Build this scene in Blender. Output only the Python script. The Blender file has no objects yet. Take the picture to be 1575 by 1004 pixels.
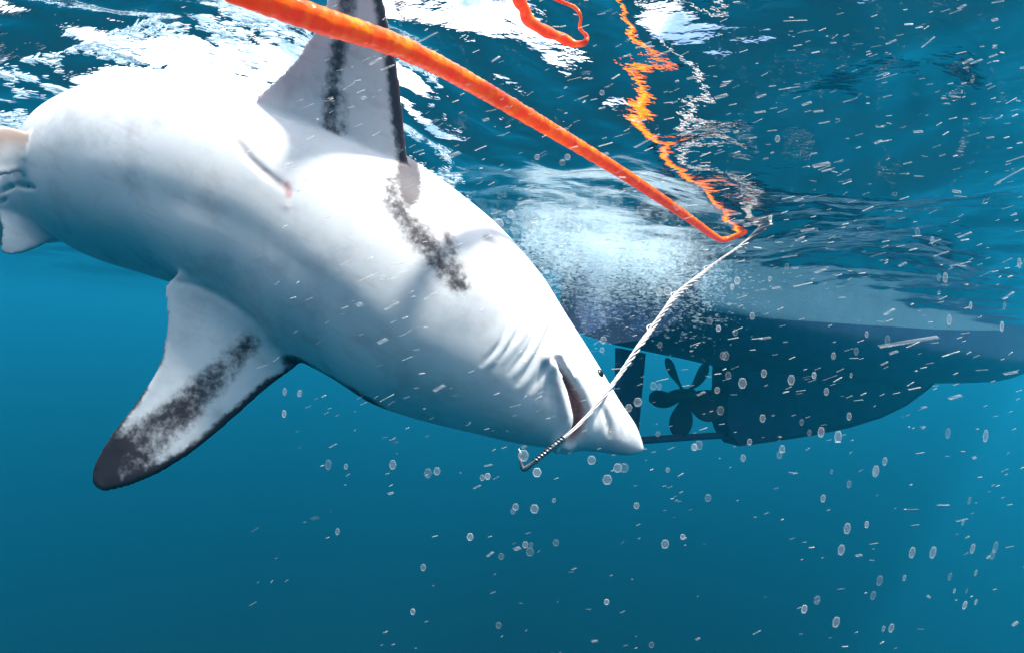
import bpy, bmesh, math, random
import numpy as np
from mathutils import Vector, Matrix
from mathutils.bvhtree import BVHTree

random.seed(7)
RNG = np.random.default_rng(7)
sc = bpy.context.scene
C = sc.collection

# ------------------------------------------------------------------ camera, light, exposure
F, CX, CY, ROLL, H = 721.0, 787.5, 512.0, 0.075, 0.70      # photo pixels; H = camera depth in metres
cr, sr = math.cos(ROLL), math.sin(ROLL)
cam_d = bpy.data.cameras.new('camera')
cam_d.sensor_width = 36.0
cam_d.lens = F / 1575 * 36.0
cam_d.shift_y = 10 / 1575
cam_d.clip_start, cam_d.clip_end = 0.02, 900
cam = bpy.data.objects.new('camera', cam_d)
C.objects.link(cam)
m = Matrix(((cr, -sr, 0, 0), (0, 0, -1, 0), (sr, cr, 0, 0), (0, 0, 0, 1)))
cam.matrix_world = Matrix.Translation((0, 0, -H)) @ m
sc.camera = cam

SUN_EL, SUN_AZ = math.radians(71), math.radians(120)        # azimuth from +Y (ahead) towards +X
w = bpy.data.worlds.new('World')
sc.world = w
w.use_nodes = True
wn = w.node_tree
bg = wn.nodes['Background']
sky = wn.nodes.new('ShaderNodeTexSky')
sky.sky_type = 'NISHITA'
sky.sun_disc = False
sky.sun_elevation = SUN_EL
sky.sun_rotation = SUN_AZ
sky.dust_density = 3.0
tcw = wn.nodes.new('ShaderNodeTexCoord')
nzw = wn.nodes.new('ShaderNodeTexNoise')
nzw.inputs['Scale'].default_value = 3.2
nzw.inputs['Detail'].default_value = 7
nzw.inputs['Roughness'].default_value = 0.6
wn.links.new(tcw.outputs['Generated'], nzw.inputs['Vector'])
mrw = wn.nodes.new('ShaderNodeMapRange')
mrw.interpolation_type = 'SMOOTHSTEP'
mrw.inputs[1].default_value, mrw.inputs[2].default_value = 0.44, 0.60
wn.links.new(nzw.outputs[0], mrw.inputs[0])
mxw = wn.nodes.new('ShaderNodeMix')
mxw.data_type = 'RGBA'
mxw.inputs[7].default_value = (10.0, 10.2, 10.5, 1)               # added cloud layer over all of the sky, brightened for ambient fill
wn.links.new(mrw.outputs[0], mxw.inputs[0])
wn.links.new(sky.outputs[0], mxw.inputs[6])
wn.links.new(mxw.outputs[2], bg.inputs[0])
bg.inputs[1].default_value = 0.15
sd = bpy.data.lights.new('sun', 'SUN')
sd.energy = 4.0
sd.angle = math.radians(5.0)        # sunlight spread by the ripples overhead
sd.color = (1.0, 0.96, 0.9)
sun = bpy.data.objects.new('sun', sd)
C.objects.link(sun)
sun_dir = Vector((math.cos(SUN_EL) * math.sin(SUN_AZ), math.cos(SUN_EL) * math.cos(SUN_AZ), math.sin(SUN_EL)))
sun.rotation_euler = sun_dir.to_track_quat('Z', 'Y').to_euler()
sun.location = (0, 0, 20)
sc.view_settings.view_transform = 'Standard'
sc.view_settings.look = 'None'
sc.view_settings.exposure = 1.5
sc.view_settings.gamma = 1.0
sc.view_settings.use_curve_mapping = False
sc.render.engine = 'CYCLES'
cy = sc.cycles
cy.use_denoising = True
cy.max_bounces = 10
cy.diffuse_bounces = 3
cy.glossy_bounces = 3
cy.transmission_bounces = 4
cy.volume_bounces = 0
cy.transparent_max_bounces = 24
cy.sample_clamp_indirect = 6.0
cy.caustics_reflective = True

# ------------------------------------------------------------------ helpers
def at(px, py, D):
    """Point of the place seen at photo pixel (px, py) at distance D ahead of the camera."""
    u = (px - CX) / F * D
    v = (CY - py) / F * D
    return np.array((u * cr - v * sr, D, -H + u * sr + v * cr))

def pix(P):
    x, y, z = P[:, 0], P[:, 1], P[:, 2] + H
    yy = np.maximum(y, 0.05)
    u = x * cr + z * sr
    v = -x * sr + z * cr
    return np.stack((CX + u / yy * F, CY - v / yy * F), 1)

def tag(o, label=None, cat=None, group=None, kind=None):
    if label: o['label'] = label
    if cat: o['category'] = cat
    if group: o['group'] = group
    if kind: o['kind'] = kind
    return o

def link(name, me, mat=None, parent=None, smooth=True):
    o = bpy.data.objects.new(name, me)
    C.objects.link(o)
    if mat is not None:
        me.materials.append(mat)
    if smooth:
        me.polygons.foreach_set('use_smooth', [True] * len(me.polygons))
    if parent is not None:
        o.parent = parent
    return o

def mesh_np(name, V, Fc):
    """V (n,3), Fc (m,k) with one k."""
    me = bpy.data.meshes.new(name)
    V = np.asarray(V, np.float32)
    Fc = np.asarray(Fc, np.int32)
    k = Fc.shape[1]
    me.vertices.add(len(V))
    me.vertices.foreach_set('co', V.ravel())
    me.loops.add(Fc.size)
    me.loops.foreach_set('vertex_index', Fc.ravel())
    me.polygons.add(len(Fc))
    me.polygons.foreach_set('loop_start', np.arange(0, Fc.size, k, dtype=np.int32))
    me.update(calc_edges=True)
    return me

def catmull(P, n):
    """n points along a Catmull-Rom curve through the rows of P, evenly in the parameter."""
    P = np.asarray(P, float)
    Q = np.vstack((2 * P[0] - P[1], P, 2 * P[-1] - P[-2]))
    t = np.linspace(0, len(P) - 1 - 1e-9, n)
    i = t.astype(int)
    f = (t - i)[:, None]
    a, b, c, d = Q[i], Q[i + 1], Q[i + 2], Q[i + 3]
    return 0.5 * (2 * b + (c - a) * f + (2 * a - 5 * b + 4 * c - d) * f ** 2 + (3 * b - a - 3 * c + d) * f ** 3)

def resample(P, n):
    P = np.asarray(P, float)
    L = np.concatenate(([0], np.cumsum(np.linalg.norm(np.diff(P, axis=0), axis=1))))
    t = np.linspace(0, L[-1], n)
    return np.stack([np.interp(t, L, P[:, k]) for k in range(P.shape[1])], 1)

def seg_dist(Q, poly):
    """distance of each 2D point in Q to a polyline, and the arc fraction of the nearest point."""
    poly = np.asarray(poly, float)
    best = np.full(len(Q), 1e9)
    frac = np.zeros(len(Q))
    L = np.concatenate(([0], np.cumsum(np.linalg.norm(np.diff(poly, axis=0), axis=1))))
    for i in range(len(poly) - 1):
        a, b = poly[i], poly[i + 1]
        ab = b - a
        t = np.clip(((Q - a) @ ab) / (ab @ ab), 0, 1)
        d = np.linalg.norm(Q - a - t[:, None] * ab, axis=1)
        k = d < best
        best[k] = d[k]
        frac[k] = (L[i] + t[k] * (L[i + 1] - L[i])) / L[-1]
    return best, frac

def inside(Q, poly):
    poly = np.asarray(poly, float)
    x, y = Q[:, 0], Q[:, 1]
    r = np.zeros(len(Q), bool)
    j = len(poly) - 1
    for i in range(len(poly)):
        xi, yi = poly[i]
        xj, yj = poly[j]
        if yi != yj:
            c = ((yi > y) != (yj > y)) & (x < (xj - xi) * (y - yi) / (yj - yi) + xi)
            r ^= c
        j = i
    return r

def sstep(e0, e1, x):
    t = np.clip((x - e0) / (e1 - e0), 0, 1)
    return t * t * (3 - 2 * t)

def tube(P, radii, sides=16, caps=True):
    """vertices and quads of a tube along P (n,3)."""
    P = np.asarray(P, float)
    n = len(P)
    T = np.gradient(P, axis=0)
    T /= np.linalg.norm(T, axis=1)[:, None]
    up = np.array((0, 0, 1.0)) if abs(T[0, 2]) < 0.9 else np.array((1.0, 0, 0))
    N = np.cross(T[0], up); N /= np.linalg.norm(N)
    V = np.zeros((n, sides, 3))
    ang = np.linspace(0, 2 * math.pi, sides, endpoint=False)
    radii = np.broadcast_to(np.asarray(radii, float), (n,))
    for i in range(n):
        N = N - T[i] * (N @ T[i]); N /= np.linalg.norm(N)
        B = np.cross(T[i], N)
        V[i] = P[i] + radii[i] * (np.cos(ang)[:, None] * N + np.sin(ang)[:, None] * B)
    idx = np.arange(n * sides).reshape(n, sides)
    q = np.stack((idx[:-1], np.roll(idx[:-1], -1, 1), np.roll(idx[1:], -1, 1), idx[1:]), -1).reshape(-1, 4)
    V = V.reshape(-1, 3)
    if caps:
        c0, c1 = len(V), len(V) + 1
        V = np.vstack((V, P[:1], P[-1:]))
        a = idx[0]; b = idx[-1]
        q0 = np.stack((np.roll(a, -1), a, np.full(sides, c0), np.full(sides, c0)), 1)
        q1 = np.stack((b, np.roll(b, -1), np.full(sides, c1), np.full(sides, c1)), 1)
        return V, q, np.vstack((q0[:, :3], q1[:, :3]))
    return V, q, np.zeros((0, 3), int)

def mesh_parts(name, parts):
    """parts: list of (V, quads, tris)."""
    V, faces, off = [], [], 0
    for v, q, t in parts:
        V.append(v)
        faces += (q + off).tolist() + (t + off).tolist()
        off += len(v)
    me = bpy.data.meshes.new(name)
    me.from_pydata(np.vstack(V).tolist(), [], faces)
    me.update()
    return me

class Mat:
    """small node-graph helper."""
    def __init__(s, name):
        s.m = bpy.data.materials.new(name)
        s.m.use_nodes = True
        s.t = s.m.node_tree
        for n in list(s.t.nodes):
            s.t.nodes.remove(n)
        s.out = s.n('OutputMaterial')
    def n(s, kind, **kw):
        nd = s.t.nodes.new('ShaderNode' + kind)
        for k, v in kw.items():
            if k.startswith('_'):
                setattr(nd, k[1:], v)
            else:
                s.set(nd, k.replace('__', ' '), v)
        return nd
    def set(s, nd, k, v):
        i = nd.inputs[int(k[1:])] if k[0] == 'i' and k[1:].isdigit() else nd.inputs[k]
        if hasattr(v, 'is_output') or isinstance(v, bpy.types.NodeSocket):
            s.t.links.new(v, i)
        else:
            i.default_value = v
    def math(s, op, a, b=0.0, clamp=False):
        nd = s.n('Math', _operation=op, i0=a, i1=b)
        nd.use_clamp = clamp
        return nd.outputs[0]
    def mix(s, f, a, b):
        nd = s.t.nodes.new('ShaderNodeMix')
        nd.data_type = 'RGBA'
        s.set(nd, 'i0', f); s.set(nd, 'i6', a); s.set(nd, 'i7', b)
        return nd.outputs[2]
    def ramp(s, f, p0, p1, smooth=True):
        nd = s.n('MapRange', i0=f, i1=p0, i2=p1)
        nd.interpolation_type = 'SMOOTHSTEP' if smooth else 'LINEAR'
        return nd.outputs[0]
    def noise(s, scale, detail=4, rough=0.55, vec=None):
        nd = s.n('TexNoise')
        nd.inputs['Scale'].default_value = scale
        nd.inputs['Detail'].default_value = detail
        nd.inputs['Roughness'].default_value = rough
        if vec is None:
            vec = s.n('TexCoord').outputs['Object']
        s.t.links.new(vec, nd.inputs['Vector'])
        return nd.outputs[0]
    def attr(s, name):
        return s.n('Attribute', _attribute_name=name).outputs['Fac']
    def bump(s, h, strength, dist):
        return s.n('Bump', Strength=strength, Distance=dist, Height=h).outputs[0]
    def done(s, sock):
        s.t.links.new(sock, s.out.inputs['Surface'])
        return s.m
    def principled(s, col, rough=0.5, **kw):
        p = s.n('BsdfPrincipled', Roughness=rough)
        s.set(p, 'Base Color', col)
        for k, v in kw.items():
            s.set(p, k.replace('__', ' '), v)
        return s.done(p.outputs[0])

def c4(r, g, b): return (r, g, b, 1.0)

# ------------------------------------------------------------------ water surface
def wave_height(x, y):
    """height of the sea surface in metres."""
    r = np.random.default_rng(11)
    h = np.zeros_like(x)
    wx = x + 0.10 * np.sin(1.7 * y + 0.6 * x + 1.0) + 0.04 * np.sin(5.1 * y - 2.2 * x)
    wy = y + 0.12 * np.sin(1.3 * x - 0.8 * y + 2.0) + 0.04 * np.sin(4.3 * x + 2.9 * y + 0.5)
    lams = np.geomspace(3.2, 0.045, 46)
    dist = np.hypot(x, y)
    churn = np.exp(-(((x + 0.95) / 0.9) ** 2 + ((y - 1.45) / 0.75) ** 2))
    for i, lam in enumerate(lams):
        a = math.radians(115) + r.normal(0, 0.75)
        k = 2 * math.pi / lam
        slope = 0.036 if lam > 0.35 else (0.026 if lam > 0.14 else 0.011)
        amp = slope / k
        ph = k * (wx * math.cos(a) + wy * math.sin(a)) + r.uniform(0, 6.28)
        fade = np.clip(1.6 - dist * 0.02 / lam, 0, 1)
        boost = 1 + churn * (1.6 if lam < 0.6 else 0.3)
        s = np.sin(ph)
        h += amp * fade * boost * (s + 0.22 * np.cos(2 * ph))
    h += 0.24 * np.exp(-(((x + 0.85) / 0.52) ** 2 + ((y - 1.50) / 0.40) ** 2))   # swell heaped up by the thrashing body
    h += 0.055 * np.exp(-(((x + 0.13) / 0.17) ** 2 + ((y - 1.03) / 0.20) ** 2))
    return h

def axis(lo_dense, hi_dense, step, far):
    d = np.arange(lo_dense, hi_dense + step / 2, step)
    up, s, v = [], step, hi_dense
    while v < far:
        s *= 1.09; v += s; up.append(v)
    dn, s, v = [], step, lo_dense
    while v > -far:
        s *= 1.09; v -= s; dn.append(v)
    return np.concatenate((dn[::-1], d, up))

gx = axis(-2.4, 4.2, 0.013, 230)
gy = axis(0.2, 5.4, 0.013, 230)
X, Y = np.meshgrid(gx, gy)
Z = wave_height(X, Y)
nx, ny = len(gx), len(gy)
idx = np.arange(nx * ny).reshape(ny, nx)
quads = np.stack((idx[:-1, :-1], idx[:-1, 1:], idx[1:, 1:], idx[1:, :-1]), -1).reshape(-1, 4)
mt = Mat('water_surface')
tc = mt.n('TexCoord').outputs['Object']
mp = mt.n('Mapping', Vector=tc)
mp.inputs['Rotation'].default_value = (0, 0, math.radians(25))
mp.inputs['Scale'].default_value = (1.0, 2.2, 1.0)
n1 = mt.noise(14, 3, 0.5, mp.outputs[0])
bmp = mt.bump(n1, 0.15, 0.02)
fr = mt.n('Fresnel', IOR=1.333, Normal=bmp).outputs[0]
gl = mt.n('BsdfGlossy', Color=c4(0.97, 0.97, 0.97), Roughness=0.02, Normal=bmp).outputs[0]
tr = mt.n('BsdfTransparent').outputs[0]
ms = mt.n('MixShader', i0=fr, i1=tr, i2=gl)
mt.done(ms.outputs[0])
o = link('water_surface', mesh_np('water_surface', np.stack((X, Y, Z), -1).reshape(-1, 3), quads), mt.m)
tag(o, kind='structure')

# sea bed far below
mt = Mat('sand')
sb = mt.principled(mt.mix(mt.noise(0.8, 5), c4(0.10, 0.11, 0.09), c4(0.2, 0.19, 0.15)), 0.9)
n = 41
g = np.linspace(-250, 250, n)
X, Y = np.meshgrid(g, g)
Zb = -70 + 0.6 * np.sin(X * 0.12) * np.cos(Y * 0.1) + 0.3 * np.sin(X * 0.31 + Y * 0.2)
idx = np.arange(n * n).reshape(n, n)
q = np.stack((idx[:-1, :-1], idx[:-1, 1:], idx[1:, 1:], idx[1:, :-1]), -1).reshape(-1, 4)
tag(link('seabed', mesh_np('seabed', np.stack((X, Y, Zb), -1).reshape(-1, 3), q), sb), kind='structure')

# the body of the water: one even volume round everything
bm = bmesh.new()
bmesh.ops.create_cube(bm, size=1, matrix=Matrix.Translation((0, 0, (1.9 - 73.0) / 2)) @ Matrix.Diagonal((520, 520, 74.9, 1)))
me = bpy.data.meshes.new('haze'); bm.to_mesh(me); bm.free()
mt = Mat('haze')
pv = mt.n('VolumePrincipled')
pv.inputs['Color'].default_value = c4(0.012, 0.45, 0.82)
pv.inputs['Absorption Color'].default_value = c4(0.0, 0.0, 0.0)
pv.inputs['Density'].default_value = 0.031
pv.inputs['Anisotropy'].default_value = 0.55
mt.t.links.new(pv.outputs[0], mt.out.inputs['Volume'])
tag(link('haze', me, mt.m, smooth=False), kind='stuff')

# ------------------------------------------------------------------ boat
def boat_build():
    A = math.radians(33)
    Fw = np.array((math.cos(A), math.sin(A), 0)); Nn = np.array((math.sin(A), -math.cos(A), 0))
    K0 = at(1100, 560, 6.0); K0[2] = 0
    def B(s, nn, z): return K0 + s * Fw + nn * Nn + np.array((0, 0, z))
    root = bpy.data.objects.new('boat', None); C.objects.link(root)
    root.location = K0
    root['label'] = 'dark blue boat hull seen from underwater with rudder, propeller and deep keel'
    root['category'] = 'boat'
    inv = -K0
    def part(name, me, mat, parent=root, smooth=True):
        o = link(name, me, mat, None, smooth)
        o.parent = parent
        if parent is root:
            o.matrix_parent_inverse = Matrix.Translation(Vector(inv))
        else:
            o.matrix_parent_inverse = Matrix.Identity(4)
        return o
    mh = Mat('hull_paint')
    pos = mh.n('NewGeometry').outputs['Position']
    sep = mh.n('SeparateXYZ', Vector=pos)
    at_ = mh.attr('paint')
    nz = mh.noise(6, 6, 0.6)
    dark = mh.mix(mh.ramp(nz, 0.35, 0.7), c4(0.003, 0.016, 0.055), c4(0.007, 0.032, 0.10))
    top = mh.mix(nz, c4(0.05, 0.14, 0.20), c4(0.09, 0.20, 0.27))
    mid = c4(0.03, 0.12, 0.33)  # lighter blue of the sunlit stern patch
    col = mh.mix(mh.ramp(at_, 0.45, 0.55), dark, top)
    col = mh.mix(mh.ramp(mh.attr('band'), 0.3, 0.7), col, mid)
    hull_m = mh.principled(col, 0.6, Normal=mh.bump(mh.noise(40, 4), 0.3, 0.01))
    mk = Mat('antifouling_paint')
    nz = mk.noise(5, 6, 0.65)
    keel_m = mk.principled(mk.mix(mk.ramp(nz, 0.35, 0.75), c4(0.006, 0.008, 0.045), c4(0.016, 0.022, 0.085)), 0.65, Normal=mk.bump(mk.noise(30, 5), 0.35, 0.01))
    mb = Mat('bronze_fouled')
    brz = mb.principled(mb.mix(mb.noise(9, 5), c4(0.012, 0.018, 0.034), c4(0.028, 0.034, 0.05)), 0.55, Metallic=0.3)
    # hull: sections along s, half section from keel line up to the deck
    ss = np.linspace(-1.85, 16.0, 80)
    zs_t = np.linspace(0, 1, 22)
    rows = []
    for s in ss:
        bw = np.interp(s, [-1.85, 0, 3, 6, 10, 13, 16], [0.92, 1.08, 1.3, 1.38, 1.2, 0.72, 0.05])
        zk = np.interp(s, [-1.85, -0.6, 0, 3, 6, 10, 13.5, 16], [-0.74, -0.86, -0.93, -1.06, -1.12, -1.10, -0.85, 0.3])
        zd = np.interp(s, [-1.85, 6, 16], [0.95, 1.1, 1.5])
        half = []
        for t in zs_t:
            z = zk + (zd - zk) * t
            q = min(1.0, t / 0.30)
            n_ = bw * (1 - (1 - q) ** 2.3) ** 0.62 * (1.0 + 0.06 * t) if q > 0 else 0.0
            half.append((n_, z))
        ring = [B(s, a, z) for a, z in half[::-1]] + [B(s, -a, z) for a, z in half[1:]]
        rows.append(ring)
    R = np.array(rows)
    ns, nr = R.shape[:2]
    idx = np.arange(ns * nr).reshape(ns, nr)
    q = np.stack((idx[:-1, :-1], idx[:-1, 1:], idx[1:, 1:], idx[1:, :-1]), -1).reshape(-1, 4).tolist()
    q += [[idx[i, 0], idx[i + 1, 0], idx[i + 1, -1], idx[i, -1]] for i in range(ns - 1)]      # deck
    q.append(idx[0].tolist())                                                               # transom
    me = bpy.data.meshes.new('hull')
    V = R.reshape(-1, 3)
    me.from_pydata(V.tolist(), [], q); me.update()
    sv = np.repeat(ss, nr)
    line = np.interp(sv, [-1.85, -0.7, 3, 5, 7, 8.5, 16], [-0.36, -0.36, -0.21, -0.09, 0.06, 0.25, 0.5])
    line = np.where(sv < -1.84, 0.3, line)
    a = me.attributes.new('paint', 'FLOAT', 'POINT'); a.data.foreach_set('value', (0.5 + (V[:, 2] - line) * 12).astype(np.float32).clip(-1, 2))
    a = me.attributes.new('band', 'FLOAT', 'POINT'); a.data.foreach_set('value', ((sv < -0.98) & (sv > -1.14) & (V[:, 2] < line + 0.03) & (V[:, 2] > -0.8)).astype(np.float32))  # sunlit patch near the stern, put into the hull colour
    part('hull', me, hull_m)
    # keel with its skeg, a thick rounded plate under the centreline
    prof = [(0.12, -0.85), (0.17, -1.62), (0.28, -1.78), (0.5, -1.96), (1.2, -1.95), (2.4, -1.93), (3.7, -1.87), (5.0, -1.75), (6.2, -1.55), (7.3, -1.25), (8.0, -1.02), (7.0, -0.9), (4, -0.85), (1.5, -0.8)]
    n = len(prof)
    bm = bmesh.new()
    loops = []
    for nn, ins in ((0.07, 0.07), (0.12, 0.0), (-0.12, 0.0), (-0.07, 0.07)):
        cen = np.mean(prof, 0)
        lp = []
        for s, z in prof:
            d = np.array((cen[0] - s, cen[1] - z)); d /= np.linalg.norm(d)
            lp.append(bm.verts.new(B(s + d[0] * ins * 0.6, nn, z + d[1] * ins)))
        loops.append(lp)
    for a_, b_ in zip(loops[:-1], loops[1:]):
        for i in range(n):
            bm.faces.new((a_[i], a_[(i + 1) % n], b_[(i + 1) % n], b_[i]))
    bm.faces.new(loops[0][::-1]); bm.faces.new(loops[-1])
    bmesh.ops.recalc_face_normals(bm, faces=bm.faces)
    me = bpy.data.meshes.new('keel'); bm.to_mesh(me); bm.free()
    part('keel', me, keel_m, smooth=False)
    # heel bar from the keel foot to the rudder
    P = [B(0.32, 0, -1.83), B(-0.5, 0, -1.81), B(-1.2, 0, -1.80), B(-1.8, 0, -1.79)]
    part('heel_bar', mesh_parts('heel_bar', [tube(resample(P, 12), 0.042, 10)]), keel_m)
    # rudder: foil plate
    rp = [(-1.36, -0.80), (-1.38, -1.74), (-1.64, -1.77), (-1.70, -1.5), (-1.76, -0.76)]
    bm = bmesh.new()
    loops = []
    for nn, ins in ((0.02, 0.05), (0.045, 0.015), (-0.045, 0.015), (-0.02, 0.05)):
        cen = np.mean(rp, 0); lp = []
        for s, z in rp:
            d = np.array((cen[0] - s, cen[1] - z)); d /= np.linalg.norm(d)
            lp.append(bm.verts.new(B(s + d[0] * ins, nn, z + d[1] * ins)))
        loops.append(lp)
    for a_, b_ in zip(loops[:-1], loops[1:]):
        for i in range(len(rp)):
            bm.faces.new((a_[i], a_[(i + 1) % len(rp)], b_[(i + 1) % len(rp)], b_[i]))
    bm.faces.new(loops[0][::-1]); bm.faces.new(loops[-1])
    bmesh.ops.recalc_face_normals(bm, faces=bm.faces)
    me = bpy.data.meshes.new('rudder'); bm.to_mesh(me); bm.free()
    part('rudder', me, keel_m, smooth=False)
    # propeller shaft, bearing and propeller
    zc = -1.30
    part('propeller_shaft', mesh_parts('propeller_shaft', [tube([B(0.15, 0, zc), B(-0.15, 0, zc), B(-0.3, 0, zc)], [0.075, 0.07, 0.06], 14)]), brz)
    s0 = -0.56
    prof = [(-0.34, 0.0), (-0.32, 0.03), (-0.24, 0.062), (-0.12, 0.082), (0.05, 0.088), (0.14, 0.08), (0.17, 0.055)]
    P = np.array([B(s0 + a, 0, zc) for a, r in prof])
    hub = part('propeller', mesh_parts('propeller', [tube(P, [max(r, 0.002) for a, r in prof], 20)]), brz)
    for k in range(5):
        phi = math.radians(-92 + 72 * k)
        rad = math.cos(phi) * Nn + math.sin(phi) * np.array((0, 0, 1.0))
        tan = np.cross(Fw, rad)
        V = []
        NR, NCc = 16, 13
        for i in range(NR):
            t = i / (NR - 1)
            r = 0.07 + 0.45 * t
            wd = 0.33 * (math.sin(math.pi * min(1, (0.18 + 0.82 * t) ** 0.9)) ** 0.6) * (0.45 + 0.75 * t) + 0.004
            pitch = math.atan2(1.6, 2 * math.pi * r + 0.25)
            ch = math.cos(pitch) * tan - math.sin(pitch) * Fw
            nr_ = np.cross(rad, ch)
            th = 0.018 * (1 - 0.7 * t)
            ring = []
            for j in range(NCc):
                c = j / (NCc - 1) - 0.5
                ring.append((c * wd, th * math.sqrt(max(0, 1 - (2 * c) ** 2)) + 0.0015))
            for cx_, h_ in ring: V.append(B(s0, 0, zc) + rad * r + ch * cx_ + nr_ * h_ - Fw * 0.05 * t)
            for cx_, h_ in ring[::-1]: V.append(B(s0, 0, zc) + rad * r + ch * cx_ - nr_ * h_ - Fw * 0.05 * t)
        m_ = 2 * NCc
        idx = np.arange(NR * m_).reshape(NR, m_)
        q = np.stack((idx[:-1], np.roll(idx[:-1], -1, 1), np.roll(idx[1:], -1, 1), idx[1:]), -1).reshape(-1, 4).tolist()
        q += [idx[-1].tolist(), idx[0].tolist()[::-1]]
        me = bpy.data.meshes.new('blade'); me.from_pydata([list(v - 0) for v in V], [], q); me.update()
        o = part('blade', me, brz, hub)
    # deck fittings above the water
    bm = bmesh.new()
    mw = Mat('gelcoat'); gel = mw.principled(mw.mix(mw.noise(3), c4(0.72, 0.73, 0.74), c4(0.8, 0.8, 0.8)), 0.3)
    c0 = [B(s, n_, z) for z, k in ((1.02, 1.0), (2.2, 0.8)) for s, n_ in ((3.2, 0.85 * k), (3.2, -0.85 * k), (7.2 - (1 - k) * 3, -0.8 * k), (7.2 - (1 - k) * 3, 0.8 * k))]
    vs = [bm.verts.new(Vector(v) * 1.0) for v in c0]
    for f in ((0, 1, 2, 3), (4, 5, 6, 7), (0, 1, 5, 4), (1, 2, 6, 5), (2, 3, 7, 6), (3, 0, 4, 7)):
        bm.faces.new([vs[i] for i in f])
    bmesh.ops.recalc_face_normals(bm, faces=bm.faces)
    bmesh.ops.bevel(bm, geom=bm.edges[:], offset=0.08, segments=2, affect='EDGES')
    return root
boat_build()

# ------------------------------------------------------------------ shark
def stations():
    # upper outline, lower outline (photo pixels), distance, depth ratio
    S = [
        (-700, 560, -690, 600, 1.98, 0.95),
        (-560, 480, -545, 535, 1.92, 0.95),
        (-420, 402, -395, 478, 1.84, 1.0),
        (-270, 322, -235, 432, 1.72, 1.0),
        (-120, 250, -75, 392, 1.58, 1.0),
        (22, 190, 50, 376, 1.48, 0.96),
        (80, 152, 110, 384, 1.45, 0.94),
        (150, 122, 175, 408, 1.42, 0.93),
        (240, 107, 255, 436, 1.40, 0.92),
        (330, 110, 310, 462, 1.38, 0.90),
        (425, 132, 365, 492, 1.37, 0.88),
        (515, 172, 412, 522, 1.36, 0.88),
        (590, 215, 462, 556, 1.35, 0.88),
        (652, 256, 522, 590, 1.34, 0.88),
        (712, 300, 585, 626, 1.33, 0.88),
        (770, 348, 652, 648, 1.31, 0.88),
        (830, 414, 730, 667, 1.29, 0.88),
        (872, 478, 797, 682, 1.275, 0.86),
        (905, 532, 842, 689, 1.26, 0.82),
        (933, 575, 884, 693, 1.25, 0.78),
        (957, 615, 922, 697, 1.245, 0.76),
        (976, 650, 953, 699, 1.24, 0.74),
        (986, 674, 974, 698, 1.24, 0.72),
        (990, 687, 985, 695, 1.24, 0.70),
    ]
    return np.array(S, float)

def fin_mesh(le, te, thick, flip=1, n=46, m=20, edge=0.0042):
    """closed foil between a leading and a trailing edge; returns V, quads, tris."""
    le = resample(catmull(le, 120), n); te = resample(catmull(te, 120), n)
    V = []
    c = 0.5 - 0.5 * np.cos(np.linspace(0, math.pi, m))
    foil = 2.6 * (np.sqrt(c) * (1 - c) * 0.9 + 0.02)
    for i in range(n):
        ch = te[i] - le[i]
        L = np.linalg.norm(ch)
        i0, i1 = max(0, i - 1), min(n - 1, i + 1)
        span = (le[i1] + te[i1]) - (le[i0] + te[i0])
        nn = np.cross(ch, span); nn /= np.linalg.norm(nn) + 1e-9
        t = i / (n - 1)
        th = np.minimum(thick * (1 - 0.75 * t), 0.09 * L + 0.004) * foil * 0.5
        th = np.maximum(th, edge * np.minimum(1, np.minimum(c, 1 - c) / 0.03 + 0.25))
        if i == n - 1: th = th * 0.5
        up = le[i] + c[:, None] * ch + th[:, None] * nn
        dn = le[i] + c[:, None] * ch - th[:, None] * nn
        V.append(np.vstack((up, dn[::-1])))
    V = np.array(V)
    k = 2 * m
    idx = np.arange(n * k).reshape(n, k)
    q = np.stack((idx[:-1], np.roll(idx[:-1], -1, 1), np.roll(idx[1:], -1, 1), idx[1:]), -1).reshape(-1, 4)
    V = V.reshape(-1, 3)
    c0, c1 = len(V), len(V) + 1
    V = np.vstack((V, V[idx[0]].mean(0, keepdims=True), V[idx[-1]].mean(0, keepdims=True)))
    a, b = idx[0], idx[-1]
    t0 = np.stack((np.roll(a, -1), a, np.full(k, c0)), 1)
    t1 = np.stack((b, np.roll(b, -1), np.full(k, c1)), 1)
    return V, q, np.vstack((t0, t1))

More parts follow.
